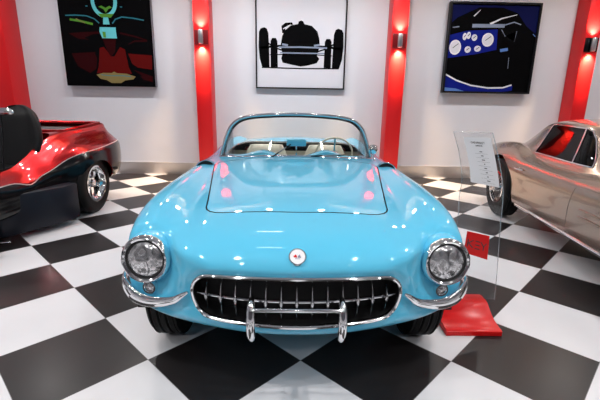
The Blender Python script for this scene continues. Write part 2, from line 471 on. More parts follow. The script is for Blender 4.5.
P1([(215, 122), (288, 122), (288, 142), (290, 168), (222, 168), (212, 140)], 3, 3); P1([(225, 140), (240, 142), (240, 166), (228, 165)], 6, 4)
P1([(222, 168), (285, 168), (275, 225), (255, 248), (240, 225)], 7, 2)
P1([(178, 326), (210, 318), (250, 318), (262, 312), (275, 318), (320, 320), (362, 332), (350, 344), (310, 350), (290, 362), (245, 362), (225, 350), (195, 344)], 5, 3)
P1(stroke([(200, 326), (240, 330), (300, 329), (340, 332)], 3), 4, 4)
P1([(160, 34), (170, 34), (170, 38), (160, 38)], 4, 2); P1([(316, 35), (326, 35), (326, 39), (316, 39)], 4, 2)
m.build('print', [M['p_black'], M['p_red'], M['p_dred'], M['p_teal'], M['p_dteal'], M['p_gold'], M['p_green'], M['p_dred']], t, loc=(0, -.0915, 0), merge=False)

# picture 2: racing car silhouette
t, w, h, cx = picture(.13, 1.60, 1.48, 2.93, 'framed black and white picture of an old racing car seen from the front', .022, M['frame'], .05)
m = MB(); A = dict(w=w, h=h, px0=-w / 2, pz0=0)
poly(m, [(0.01, .01), (.99, .01), (.99, .99), (.01, .99)], 0, 0, **A)
G = lambda px, py: ((px - 27) / 345, 1 - (py + 22) / 374)
def P2(pts, i, lay): poly(m, [G(*p) for p in pts], i, lay, **A)
for sx in (1, -1):
    X = (lambda x: x) if sx == 1 else (lambda x: 401 - x)
    P2([(X(x), y) for x, y in [(40, 125), (46, 112), (60, 107), (70, 112), (76, 130), (78, 180), (80, 266), (52, 266), (42, 230), (38, 180)]], 1, 2)
    P2([(X(x), y) for x, y in [(84, 160), (90, 148), (104, 148), (110, 160), (112, 264), (84, 264)]], 1, 1)
    P2([(X(x), y) for x, y in stroke([(45, 188), (100, 180), (140, 178)], 9)], 1, 2)
    P2([(X(x), y) for x, y in stroke([(70, 165), (100, 186), (140, 200)], 6)], 1, 2)
    P2([(X(x), y) for x, y in stroke([(80, 215), (140, 212)], 4)], 1, 2)
P2([(125, 100), (140, 88), (165, 86), (170, 95), (150, 98), (140, 110), (140, 130), (128, 128)], 1, 2)
P2([(190, 82), (200, 78), (208, 82), (212, 92), (240, 98), (262, 120), (270, 150), (272, 178), (262, 215), (272, 228), (262, 245), (225, 256), (200, 260), (160, 252), (130, 245), (125, 228), (130, 210), (122, 178), (128, 140), (138, 118), (160, 98), (188, 92)], 1, 3)
P2(stroke([(115, 184), (200, 182), (300, 184)], 6), 2, 4); P2(stroke([(120, 206), (290, 206)], 5), 2, 4)
P2(stroke([(128, 172), (150, 176)], 8), 2, 4); P2(stroke([(250, 176), (272, 172)], 8), 2, 4)
P2(stroke([(132, 112), (148, 102), (160, 96)], 4), 0, 4)
P2([(115, 208), (128, 222), (128, 246), (150, 255), (115, 258)], 0, 1); P2([(272, 246), (285, 208), (285, 262), (240, 258)], 0, 1)
P2(stroke([(50, 266), (200, 268), (348, 266)], 5), 1, 3)
m.build('print', [M['p_paper'], M['p_black'], M['p_grey']], t, loc=(0, -.03, 0), merge=False)

# picture 3: blue dashboard
t, w, h, cx = picture(3.235, 4.70, 1.46, 2.86, 'black framed picture of a blue car dashboard with round white dials', .03, M['frame'], .10)
m = MB(); A = dict(w=w, h=h, px0=-w / 2, pz0=0)
poly(m, [(0.01, .01), (.99, .01), (.99, .99), (.01, .99)], 0, 0, **A)
G = lambda px, py: ((px - 38) / 350, 1 - py / 365)
def P3(pts, i, lay): poly(m, [G(min(388, max(40, p[0])), p[1]) for p in pts], i, lay, **A)
P3([(48, 12), (395, 12), (398, 70), (388, 140), (380, 120), (340, 90), (300, 40), (240, 20), (150, 20), (70, 60), (50, 80)], 1, 1)
P3([(45, 130), (110, 112), (230, 104), (235, 185), (150, 205), (45, 222)], 2, 1)
P3(stroke([(130, 92), (255, 90)], 14), 5, 2)
for (x, y, rx, ry) in ((72, 178, 23, 30), (196, 146, 23, 27), (105, 135, 8, 14), (120, 130, 8, 14), (143, 138, 11, 13), (122, 186, 12, 13), (160, 182, 13, 12)):
    P3(ell(x, y, rx, ry), 3, 3); P3(ell(x, y, rx * .82, ry * .82), 4, 4)
    P3(stroke([(x - rx * .4, y + 3), (x + rx * .5, y - ry * .5)], 2.5), 0, 5)
P3(stroke([(198, 84), (240, 62), (298, 46)], 8, 2), 3, 2); P3(stroke([(245, 90), (290, 75), (318, 84)], 4), 5, 2)
P3(stroke([(132, 55), (155, 30)], 5, 2), 3, 2); P3(stroke([(55, 100), (80, 96)], 4), 5, 2)
P3(stroke([(245, 105), (262, 130), (290, 120), (305, 110), (300, 150)], 2.5), 5, 2); P3(stroke([(288, 215), (290, 260)], 2), 5, 2)
P3(stroke([(250, 188), (280, 182)], 12), 6, 2); P3(stroke([(370, 120), (382, 132)], 3), 6, 2)
P3([(46, 290), (90, 315), (160, 336), (230, 344), (290, 340), (318, 330), (318, 352), (240, 362), (46, 360)], 2, 1)
P3(stroke([(42, 286), (90, 312), (150, 332), (220, 342), (280, 340), (314, 328)], 6), 3, 3)
P3([(42, 342), (90, 346), (130, 358), (42, 360)], 6, 3)
m.build('print', [M['p_black'], M['p_navy'], M['p_blue'], M['p_white'], M['p_paper'], M['p_grey'], M['p_mid']], t, loc=(0, -.075, 0), merge=False)

# ================================================================ BLUE CONVERTIBLE
CAR = thing('convertible_car', 'sky blue classic open sports car with chrome toothed grille, parked in the middle', 'car', (.79, .33, 0))
AY = 0.33                                   # the front axle's world Y; part coordinates are relative to it
def ring(pts): return [(x, y - AY, z) for x, y, z in pts]
def sec(y, pts): return [(p[0], (p[2] if len(p) > 2 else y) - AY, p[1]) for p in pts]
R = [
 ring([(0,-.36,.66),(.2,-.352,.66),(.34,-.33,.657),(.41,-.305,.645),(.45,-.285,.615),(.468,-.275,.58),(.472,-.27,.55),(.465,-.27,.51),(.44,-.275,.46),(.38,-.295,.432),(.2,-.33,.42),(0,-.345,.415)]),
 ring([(0,-.368,.70),(.2,-.360,.70),(.36,-.338,.695),(.455,-.300,.68),(.505,-.268,.64),(.527,-.248,.60),(.532,-.24,.55),(.522,-.243,.50),(.485,-.258,.445),(.41,-.285,.41),(.2,-.328,.395),(0,-.343,.390)]),
 ring([(0,-.33,.745),(.2,-.322,.745),(.38,-.295,.738),(.51,-.245,.725),(.575,-.165,.70),(.605,-.13,.65),(.625,-.14,.58),(.62,-.165,.51),(.56,-.21,.43),(.45,-.26,.392),(.22,-.31,.375),(0,-.325,.370)]),
 ring([(0,-.24,.79),(.2,-.23,.79),(.38,-.205,.782),(.53,-.14,.765),(.61,-.09,.765),(.69,-.08,.765),(.775,-.08,.71),(.79,-.08,.58),(.775,-.09,.44),(.62,-.15,.36),(.25,-.28,.362),(0,-.30,.36)]),
 ring([(0,-.1,.822),(.2,-.09,.822),(.40,-.07,.812),(.53,-.03,.795),(.62,0,.80),(.70,0,.81),(.80,0,.762),(.835,0,.61),(.825,0,.42),(.76,0,.335),(.3,-.15,.33),(0,-.2,.33)]),
 ring([(0,.12,.858),(.2,.12,.858),(.43,.14,.842),(.545,.17,.820),(.625,.2,.835),(.71,.2,.852),(.815,.2,.80),(.875,.2,.62),(.87,.2,.43),(.80,.15,.30),(.35,.0,.27),(0,-.05,.27)]),
 sec(.5,[(0,.888),(.2,.886),(.46,.866),(.555,.845),(.63,.862),(.71,.874),(.82,.815),(.89,.63),(.885,.42),(.82,.26),(.4,.22),(0,.22)]),
 sec(.9,[(0,.915),(.22,.913),(.50,.885),(.575,.868),(.635,.876),(.705,.882),(.81,.82),(.885,.64),(.88,.42),(.82,.24),(.4,.2),(0,.2)]),
 sec(1.25,[(0,.928),(.24,.924),(.53,.895),(.60,.882),(.65,.880),(.71,.872),(.80,.825),(.875,.64),(.87,.42),(.82,.22),(.4,.2),(0,.2)]),
 sec(1.9,[(0,.90),(.25,.897),(.50,.892),(.60,.885),(.66,.875),(.72,.86),(.80,.81),(.87,.64),(.87,.42),(.82,.22),(.4,.2),(0,.2)]),
 sec(2.5,[(0,.915),(.25,.912),(.48,.90),(.58,.885),(.65,.888),(.72,.885),(.82,.825),(.885,.64),(.88,.42),(.82,.24),(.4,.2),(0,.2)]),
 sec(3.1,[(0,.89),(.25,.885),(.46,.87),(.56,.86),(.64,.875),(.72,.885),(.82,.82),(.885,.62),(.88,.42),(.80,.27),(.4,.24),(0,.24)]),
 sec(3.5,[(0,.81),(.25,.805),(.45,.80),(.55,.79),(.63,.81),(.70,.82),(.79,.75),(.84,.60),(.83,.45),(.75,.34),(.4,.30),(0,.30)]),
 sec(3.78,[(0,.70),(.25,.70),(.44,.695),(.54,.69),(.61,.70),(.67,.70),(.73,.66),(.76,.58),(.75,.48),(.68,.41),(.38,.38),(0,.38)]),
 sec(3.87,[(0,.58),(.15,.58),(.26,.578),(.32,.575),(.36,.57),(.39,.565),(.42,.56),(.43,.54),(.42,.52),(.38,.50),(.2,.495),(0,.495)]),
 ]
R[0] = [(x * .968, y, .537 + (z - .537) * .95) for x, y, z in R[0]]
R[1] = [(x * .975, y, .54 + (z - .54) * .97) for x, y, z in R[1]]
rows = loft(R, 6, 7)
m = MB(); m.grid(rows, closed_u=True)
m.add(rows[-1], [tuple(range(len(rows[-1])))])
shell = m.mesh('shell', M['blue'])
shell_bvh = bvh(shell)
S = solid(shell, .012, -1, M['black'])
# bonnet outline in plan (x, y)
def hoodpts(d=0):
    P = [(-.462, .13), (-.478, .25), (-.53, .6), (-.59, 1.0), (-.59, 1.12), (-.50, 1.155), (0, 1.165), (.50, 1.155), (.59, 1.12), (.59, 1.0), (.53, .6), (.478, .25), (.462, .13)]
    P = [Vector((x, y, 0)) for x, y in P]
    P = crv(P, 5)
    fr = [Vector((x, y, 0)) for x, y in [(.459, .095), (.449, .06), (.430, .032), (.400, .012), (.36, .002), (.2, -.006), (0, -.008), (-.2, -.006), (-.36, .002), (-.400, .012), (-.430, .032), (-.449, .06), (-.459, .095)]]
    Q = [(p.x, p.y - AY) for p in P + fr]
    return grow(Q[::-1], d) if d else Q[::-1]
def prism_mesh(P, z0, z1, T=None): return MB().prism(P, z0, z1, T).mesh('c', M['black'])
hp = hoodpts(); hpo = hoodpts(.008)
if abs(hpo[0][0]) < abs(hp[0][0]): hpo = hoodpts(-.008)
cut = [prism_mesh(hpo, .78, 1.2)]
cock = rrect(-.60, .60, 1.30 - AY, 2.35 - AY, [.16, .16, .22, .22])
cut.append(prism_mesh(cock, .55, 1.2))
for s in (1, -1):
    for ay in (0, 2.59):
        cut.append(MB().lathe([(.0005, -.22), (.362, -.22), (.362, .2), (.0005, .2)], AX(1, s * .80, ay, .335), 48).mesh('c', M['black']))
    cut.append(MB().lathe([(.0005, -.13), (.108, -.13), (.108, .4), (.0005, .4)], rot_to((s * .04, -1, .10), (s * .690, -.175 - AY, .655)), 40).mesh('c', M['black']))
body_me = boolean(S, cut); body_me.name = 'body'; smooth(body_me, 35)
link('body', body_me, CAR)
hood_me = boolean(S, [prism_mesh(hp, .78, 1.2)], 'INTERSECT'); smooth(hood_me, 35)
link('bonnet', hood_me, CAR)
# dark channel under the bonnet gap
pp = hoodpts(.02) if abs(hoodpts(.02)[0][0]) > abs(hp[0][0]) else hoodpts(-.02)
pi_ = hoodpts(-.02) if abs(hoodpts(-.02)[0][0]) < abs(hp[0][0]) else hoodpts(.02)
g = MB(); out = []
for (ax, ay), (bx, by) in zip(pp, pi_):
    za = shell_bvh.ray_cast(Vector((ax, ay, 2)), Vector((0, 0, -1)))[0].z; zb = shell_bvh.ray_cast(Vector((bx, by, 2)), Vector((0, 0, -1)))[0].z
    out.append([(ax, ay, za - .016), (bx, by, zb - .016)])
g.grid(out, closed_v=True); g.build('bonnet_channel', M['black'], CAR)

# grille
def ringpath(scale, dy, n=6):
    half = crv(R[0], n, True)
    return half + [Vector((-p.x, p.y, p.z)) for p in half[-2:0:-1]]
gp = ringpath(1, 0)
gr = MB().sweep([p + Vector((0, -.004, 0)) for p in gp], (.011, .014), up=(0, 1, 0), closed=True, n=10).build('grille_surround', M['chrome'], CAR)
rec = MB(); c0 = Vector((0, 0, .537))
r1 = [p + Vector((0, .004, 0)) for p in gp]; r2 = [Vector((p.x, p.y + .12, c0.z + (p.z - c0.z) * 1)) for p in gp]
rec.grid([r1, r2], closed_u=True); rec.add(r2, [tuple(range(len(r2)))])
rec.build('grille_recess', M['black'], gr)
def gy(x): return -.372 + .42 * x * x - AY           # plan curve of the teeth
for k in range(13):
    x = (k - 6) * .0648
    hz = .083 if abs(k - 6) < 6 else .066
    MB().sweep([(x, gy(x) + .030, .537 - hz), (x, gy(x) + .018, .537 - hz * .8), (x, gy(x) + .006, .545 - hz * .3), (x, gy(x) - .002, .548), (x, gy(x) + .006, .548 + hz * .3), (x, gy(x) + .020, .535 + hz * .8), (x, gy(x) + .030, .535 + hz)],
               [(.0020, .002), (.0038, .007), (.0060, .013), (.0090, .018), (.0060, .013), (.0038, .007), (.0020, .002)], up=(0, 1, 0), n=8, sub=3).build('grille_tooth', M['chrome'], gr)
MB().sweep([(x, gy(x) + .016, .547) for x in [-.435 + .87 * i / 16 for i in range(17)]], [(.004, .003)] + [(.008, .0075)] * 15 + [(.004, .003)], n=8).build('grille_bar', M['chrome'], gr)

# bumper guards and their cross bar
for s in (1, -1):
    gx = s * .187
    MB().sweep([(gx, -.335 - AY, .560), (gx, -.380 - AY, .568), (gx, -.418 - AY, .555), (gx, -.437 - AY, .50), (gx, -.434 - AY, .445), (gx, -.415 - AY, .408), (gx, -.38 - AY, .393), (gx, -.33 - AY, .40)],
               [(.009, .007), (.013, .011), (.0175, .016), (.020, .018), (.019, .018), (.015, .015), (.010, .010), (.007, .006)], up=(1, 0, 0.01), n=14, sub=4).build('bumper_guard', M['chrome'], CAR)
MB().sweep([(-.18, -.43 - AY, .548), (-.1, -.437 - AY, .552), (0, -.44 - AY, .553), (.1, -.437 - AY, .552), (.18, -.43 - AY, .548)], (.0085, .0085), n=10, sub=3).build('bumper_cross_bar', M['chrome'], CAR)

# curved corner bumpers
for s in (1, -1):
    pth = [(.495, -.325, .545), (.54, -.318, .522), (.60, -.300, .484), (.67, -.278, .455), (.735, -.235, .440), (.780, -.180, .440), (.806, -.115, .455), (.818, -.045, .480), (.830, .02, .50)]
    bp = []
    for i_, (x, y, z) in enumerate(pth):
        q = shell_bvh.find_nearest(Vector((s * x, y - AY, z))); nn = (Vector((s * x, y - AY, z)) - q[0]).normalized()
        qn = q[1] if q[1].dot(Vector((s * .3, -1, 0))) > 0 else -q[1]
        bp.append(Vector((q[0].x, q[0].y, z)) + Vector((qn.x, qn.y, 0)).normalized() * (.012 + .014 * min(1, i_ / 3)))
    MB().sweep(bp, [(.004, .006), (.007, .012), (.010, .018), (.012, .024), (.014, .029), (.015, .034), (.015, .038), (.013, .036), (.009, .026)], n=16, sub=4).build('corner_bumper', M['chrome'], CAR)
# headlights, tilted a little upward
for s in (1, -1):
    T = rot_to((s * .04, -1, .10), (s * .690, -.175 - AY, .655))
    hs = MB().lathe([(.100, -.005), (.110, -.012), (.118, -.04), (.122, -.10), (.12, -.2)], T, 48).build('headlight', M['blue'], CAR)
    MB().lathe([(.087, .000), (.092, .012), (.100, .016), (.108, .010), (.112, -.002), (.112, -.014), (.104, -.018)], T, 56).build('bezel', M['chrome'], hs)
    MB().lathe([(.083, -.006), (.0835, .006), (.090, .006), (.091, -.006)], T, 48).build('gasket', M['black'], hs)
    MB().lathe([(.0005, .020), (.03, .0185), (.055, .014), (.072, .008), (.084, .000), (.084, -.01)], T, 48).build('lens', M['lens'], hs)
    ph = shell_bvh.ray_cast(Vector((s * .685, -1.5, .510)), Vector((0, 1, 0)))[0]
    T2 = rot_to((s * .12, -1, -.02), (s * .685, ph.y - .020, .510))
    pk = MB().lathe([(.019, .004), (.0235, .012), (.031, .012), (.035, .004), (.035, -.03)], T2, 32).build('parking_light', M['chrome'], CAR)
    MB().lathe([(.0005, .012), (.010, .010), (.0165, .006), (.020, .002)], T2, 24).build('lens', M['lens'], pk)

# round badge with crossed flags, seated on the nose
hit = shell_bvh.find_nearest(Vector((0, -.335 - AY, .738)))
bn = Vector((0, -.72, .69)).normalized()
T = rot_to(bn, hit[0] + bn * .004)
bd = MB().lathe([(.0005, -.01), (.034, -.01), (.038, 0), (.036, .006), (.033, .006), (.032, .003), (.0005, .003)], T, 40).build('badge', M['chrome'], CAR)
MB().lathe([(.0005, .0042), (.0315, .0042), (.0315, .002), (.0005, .002)], T, 32).build('badge_face', M['white'], bd)
f = MB(); f.prism([(-.002, -.006), (-.003, .003), (-.008, .009), (-.012, .004), (-.017, .003), (-.014, -.003), (-.008, -.003)], .0042, .006, T); f.build('red_flag', M['red_acrylic'], bd)
f = MB(); f.prism([(.002, -.006), (.003, .003), (.008, .009), (.012, .006), (.010, .001), (.015, .000), (.013, -.006), (.007, -.004)], .0042, .006, T)
f.box(-.010, .010, -.011, -.009, .0042, .0055, T); f.build('grey_flag', M['p_grey'], bd)

# scoops on top of the front wings
for s in (1, -1):
    hx, hy = s * .675, 1.12 - AY
    hit = shell_bvh.ray_cast(Vector((hx, hy, 2)), Vector((0, 0, -1)))
    z = hit[0].z
    sc = MB(); rr = []
    for i in range(9):
        q = i / 8; y = hy - .05 + .16 * q; hgt = .032 * math.cos(q * PI / 2) ** .8 + .001; wd = .062 * math.cos(q * PI / 2) ** .5 + .002
        zz = shell_bvh.ray_cast(Vector((hx, y, 2)), Vector((0, 0, -1)))[0].z - .003
        rr.append([(hx + wd * math.cos(a), y, zz + hgt * math.sin(a) - s * 0 - .25 * abs(wd * math.cos(a)) * (1 if s * math.cos(a) > 0 else 0)) for a in [PI * k / 12 for k in range(13)]])
    sc.grid(rr); so = sc.build('wing_scoop', M['blue'], CAR)
    front = rr[0]
    MB().add([(x, y + .004, z_) for x, y, z_ in front], [tuple(range(13))]).build('scoop_mouth', M['black'], so)
    MB().sweep([Vector(p) for p in front], (.004, .004), up=(0, 1, 0), n=8).build('scoop_rim', M['chrome'], so)

# windscreen
top = [(.0, 1.33, 1.242), (.217, 1.35, 1.234), (.377, 1.385, 1.217), (.468, 1.41, 1.187), (.532, 1.43, 1.130), (.572, 1.445, 1.05), (.600, 1.455, .97), (.628, 1.46, .885)]
base = [(0, 1.20, .932), (.2, 1.205, .930), (.36, 1.235, .918), (.47, 1.29, .908), (.55, 1.36, .897), (.60, 1.42, .888), (.628, 1.46, .882)]
def sym_path(P): 
    P = [(x, y - AY, z) for x, y, z in P]
    return [(-x, y, z) for x, y, z in P[::-1]] + P[1:]
MB().sweep(sym_path(top), (.0125, .0135), n=12, sub=4).build('windscreen_frame', M['chrome'], CAR)
MB().sweep([Vector((p[0] * .975, p[1] + .002, p[2] - .016 * (1 if p[2] > 1.1 else .3))) for p in sym_path(top)], (.009, .008), n=8, sub=4).build('windscreen_seal', M['rubber'], CAR)
MB().sweep(sym_path(base), [(.011, .008)] * 13, n=10, sub=4).build('windscreen_base_trim', M['chrome'], CAR)
a = crv(sym_path(top), 6); b_ = crv(sym_path(base), 6)
def by_param(P, n):
    L = [0]
    for i in range(1, len(P)): L.append(L[-1] + (P[i] - P[i - 1]).length)
    o = []
    for k in range(n + 1):
        d = L[-1] * k / n; j = max(i for i in range(len(L)) if L[i] <= d + 1e-9); j = min(j, len(P) - 2)
        o.append(P[j].lerp(P[j + 1], (d - L[j]) / max(1e-9, L[j + 1] - L[j])))
    return o
A_, B_ = by_param(a, 48), by_param(b_, 48)
gl = MB().grid([[p.lerp(q, k / 6) for k in range(7)] for p, q in zip(A_, B_)]).mesh('g', M['glass'])
link('windscreen_glass', solid(gl, .005, 0), CAR)
# wipers
def seat_on(x, y, up=.01): return shell_bvh.ray_cast(Vector((x, y - AY, 2)), Vector((0, 0, -1)))[0] + Vector((0, 0, up))
for (ax, bx, az, bz) in ((-.155, -.06, .012, .075), (.16, .36, .004, .004)):
    p0 = Vector((bx, 1.215 - AY + .30 * bx * bx, .935 + bz)); p1 = Vector((ax * 1.0, 1.185 - AY + .25 * ax * ax, .935 + az))
    wp = MB().sweep([p0, (p0 + p1) / 2 + Vector((0, -.006, .002)), p1], (.003, .004), n=8, sub=3).build('wiper', M['satin'], CAR)
    d = (p1 - p0).normalized()
    MB().sweep([p0 - d * .02 + Vector((0, -.004, 0)), p1 + d * .05 + Vector((0, -.004, .0))], (.002, .005), n=6).build('wiper_blade', M['rubber'], wp)
# rear-view mirror on the dash and door mirror
mr = MB(); mr.box(-.078, .078, 1.305 - AY, 1.33 - AY, .994, 1.050); mo = mr.build('rear_view_mirror', M['blue'], CAR, bevel=.011)  # blue colour stands in for the car's reflection in chrome
MB().sweep([(0, 1.325 - AY, 1.01), (0, 1.34 - AY, .96), (0, 1.36 - AY, .90)], (.006, .006), n=8, sub=2).build('mirror_stem', M['chrome'], mo)
T = rot_to((0.05, -1, .05), (.630, 1.40 - AY, .968))
sm = MB().lathe([(.0005, .030), (.016, .026), (.030, .015), (.039, 0), (.039, -.014), (.0005, -.014)], T, 32).build('wing_mirror', M['chrome'], CAR)
MB().sweep([(.632, 1.41 - AY, .945), (.636, 1.405 - AY, .91), (.645, 1.38 - AY, .868)], [(.005, .005), (.005, .005), (.010, .010)], n=10, sub=3).build('mirror_stem', M['chrome'], sm)

# cockpit
tub = MB()
tub.box(-.70, .70, 1.22 - AY, 2.50 - AY, .24, .27)
tub.box(-.70, -.68, 1.22 - AY, 2.50 - AY, .27, .78).box(.68, .70, 1.22 - AY, 2.50 - AY, .27, .78)
tub.box(-.70, .70, 2.46 - AY, 2.48 - AY, .27, .80); tub.box(-.70, .70, 1.20 - AY, 1.22 - AY, .27, .80)
tub.build('cockpit_tub', M['cream'], CAR)
# dashboard with two humps
rr = []
for i in range(41):
    x = -.585 + 1.17 * i / 40
    hump = .058 * math.exp(-((x - .24) / .13) ** 2) + .050 * math.exp(-((x + .27) / .13) ** 2)
    zt = .900 + .0 + hump
    y0 = 1.30 - AY + .12 * (abs(x) / .58) ** 3
    rr.append([(x, y0 - .02, .86), (x, y0 + .01, zt - .008), (x, y0 + .06, zt), (x, y0 + .13, zt - .004), (x, y0 + .17, zt - .03), (x, y0 + .175, .78), (x, y0 + .13, .66), (x, y0 + .02, .64)])
da = MB().grid(rr, closed_u=True); da.add(rr[0], [tuple(range(8))]); da.add(rr[-1], [tuple(range(8))])
da = da.build('dashboard', M['blue'], CAR)
for x in (.18, .30, .42): MB().lathe([(.0005, .004), (.03, .004), (.034, .008), (.036, 0)], rot_to((0, 1, .1), (x, 1.485 - AY, .82)), 24).build('gauge', M['chrome'], da)
# steering wheel
T = rot_to((0, .93, .37), (.345, 1.76 - AY, .872))
sw = MB(); rr = []
for i in range(48):
    a = 2 * PI * i / 48
    rr.append([T @ Vector(((.166 + .008 * math.cos(b)) * math.cos(a), (.166 + .008 * math.cos(b)) * math.sin(a), .009 * math.sin(b))) for b in [2 * PI * k / 10 for k in range(10)]])
sw.grid(rr, closed_u=True, closed_v=True); so = sw.build('steering_wheel', M['cream'], CAR)
hb = MB().lathe([(.0005, .012), (.03, .010), (.038, 0), (.03, -.02), (.022, -.22), (.0005, -.22)], T, 24)
for k in range(3):
    S2 = T @ Matrix.Rotation(PI / 2 + 2 * PI * k / 3, 4, 'Z'); hb.box(.03, .162, -.008, .008, -.004, .002, S2)
hb.build('spokes', M['chrome'], so)
# two cream bucket seats
for s in (1, -1):
    sx = s * .30
    st = MB()
    st.grid([[(sx + .22 * c[0], 1.78 - AY + .52 * q, .42 + c[1] * .13 + (-.02 if q > .6 else 0)) for c in ((-1, 0), (-1, .7), (-.85, 1), (-.4, .88), (0, .85), (.4, .88), (.85, 1), (1, .7), (1, 0))] for q in (0, .05, .3, .7, 1)])
    seat = st.build('seat', M['cream'], CAR, 60)
    bk = MB(); rr = []
    for i in range(9):
        q = i / 8; z = .46 + .43 * q; wdt = .235 * (1 - .55 * max(0, q - .55) ** 1.6 * 2) ; yb = 2.16 - AY + .12 * q
        thk = .065 * (1 - max(0, q - .8) * 2.5) + .004
        rr.append([(sx + wdt * math.cos(a), yb + thk * math.sin(a) + .05 * (0 if abs(math.cos(a)) < .6 else -(abs(math.cos(a)) - .6)), z) for a in [2 * PI * k / 24 for k in range(24)]])
    bk.grid(rr, closed_u=True); bk.add(rr[-1], [tuple(range(24))]); bk.build('backrest', M['cream'], seat, 60)
# rear lip trim around the cockpit
cp = []
for x, y in cock:
    hit = shell_bvh.ray_cast(Vector((x, y, 2)), Vector((0, 0, -1)))[0]
    if y > 1.45 - AY: cp.append(Vector((x, y, hit.z + .004)))
cp2 = [p for p in cp]
k0 = max(range(len(cp2)), key=lambda i: (cp2[i] - cp2[(i + 1) % len(cp2)]).length if abs(cp2[i].y - cp2[(i + 1) % len(cp2)].y) < .05 and cp2[i].y < 1.8 - AY else -1)
cp2.sort(key=lambda p: 0)
MB().sweep(cp2, (.008, .008), n=8).build('cockpit_trim', M['chrome'], CAR)
# wheels
for s in (1, -1):
    wheel(CAR, s, s * .715, .02, .335, .18, .20)
    wheel(CAR, s, s * .765, 2.59, .335, .185, .20)
for yy in (.02, 2.59): MB().sweep([(-.66, yy, .335), (.66, yy, .335)], (.03, .03), n=10).build('axle', M['black'], CAR)
# wheel wells
for s in (1, -1):
    for ay in (0, 2.59):
        ww = MB().lathe([(.370, 0), (.370, -.23), (.05, -.23)], AX(1, s * .80 if s > 0 else s * .80, ay, .335), 32, 0, 2 * PI) if s > 0 else MB().lathe([(.370, 0), (.370, .23), (.05, .23)], AX(1, s * .80, ay, .335), 32)
        bm = bmesh.new(); me = ww.mesh('wheel_well', M['black']); bm.from_mesh(me)
        bmesh.ops.delete(bm, geom=[v for v in bm.verts if v.co.z < .27], context='VERTS'); bm.to_mesh(me); bm.free()
        link('wheel_well', me, CAR)
# rear: tail lamps and bumper
for s in (1, -1):
    MB().sphere((s * .66, 3.76 - AY, .64), (.045, .05, .04)).build('tail_light', M['red_acrylic'], CAR)
    MB().sweep([(s * .32, 3.93 - AY, .45), (s * .5, 3.91 - AY, .45), (s * .70, 3.84 - AY, .46), (s * .80, 3.70 - AY, .47)], (.012, .03), n=10, sub=4).build('rear_bumper', M['chrome'], CAR)

# ================================================================ SIGN STAND
ST = thing('sign_stand', 'clear acrylic sign stand with red base and red KEY square, beside the blue car', 'sign', (1.86, .24, 0), 0)
def L(x, y, z): return (x - 1.86, y - .24, z)
prof = [(0, 0), (0, .030), (.012, .036), (.05, .037), (.10, .044), (.15, .062), (.19, .088), (.22, .106), (.235, .110), (.30, .110), (.33, .106), (.34, .09), (.34, 0)]
bs = MB(); n = len(prof)
rr = [[L(x + sh * 1, .24 + y, z) for y, z in prof] for x, sh in ((1.700, 0), (2.040, 0))]
bs.add(rr[0] + rr[1], [tuple(range(n)), tuple(range(n, 2 * n))[::-1]] + [(i, (i + 1) % n, n + (i + 1) % n, n + i) for i in range(n)])
bs.build('base', M['red_acrylic'], ST, 25, bevel=.003)
# bent acrylic panel: lower upright part then the upper sign part
cen = [(1.888, .51, .125), (1.915, .50, .40), (1.925, .49, .66), (1.908, .47, .86), (1.885, .475, .92), (1.838, .52, 1.05), (1.795, .55, 1.192)]
lft = [(1.765, .50, .108), (1.775, .50, .40), (1.797, .50, .65), (1.790, .50, .80), (1.795, .50, .915), (1.765, .50, 1.06), (1.717, .50, 1.195)]
rgt = [(2.105, .50, .108), (2.095, .50, .30), (2.073, .50, .60), (2.066, .50, .74), (2.052, .50, .868), (2.005, .50, 1.04), (1.952, .50, 1.190)]
Lc, Rc = crv([L(*p) for p in lft], 4), crv([L(*p) for p in rgt], 4)
# lean the upper part back so that it reads as a bent sheet
def bend(p): return Vector((p.x, p.y + .05 * max(0, (p.z - .86)) , p.z))
Lc = [bend(p) for p in Lc]; Rc = [bend(p) for p in Rc]
pm = MB().grid([[a.lerp(b, k / 4) for k in range(5)] for a, b in zip(Lc, Rc)]).mesh('p', M['acrylic'])
pn = link('panel', solid(pm, .006, 0), ST)
MB().sweep(Lc, (.0018, .003), n=6).sweep(Rc, (.0018, .003), n=6).sweep([Lc[-1], Rc[-1]], (.0018, .003), up=(0, 1, 0), n=6).build('panel_edge', M['edge'], pn)
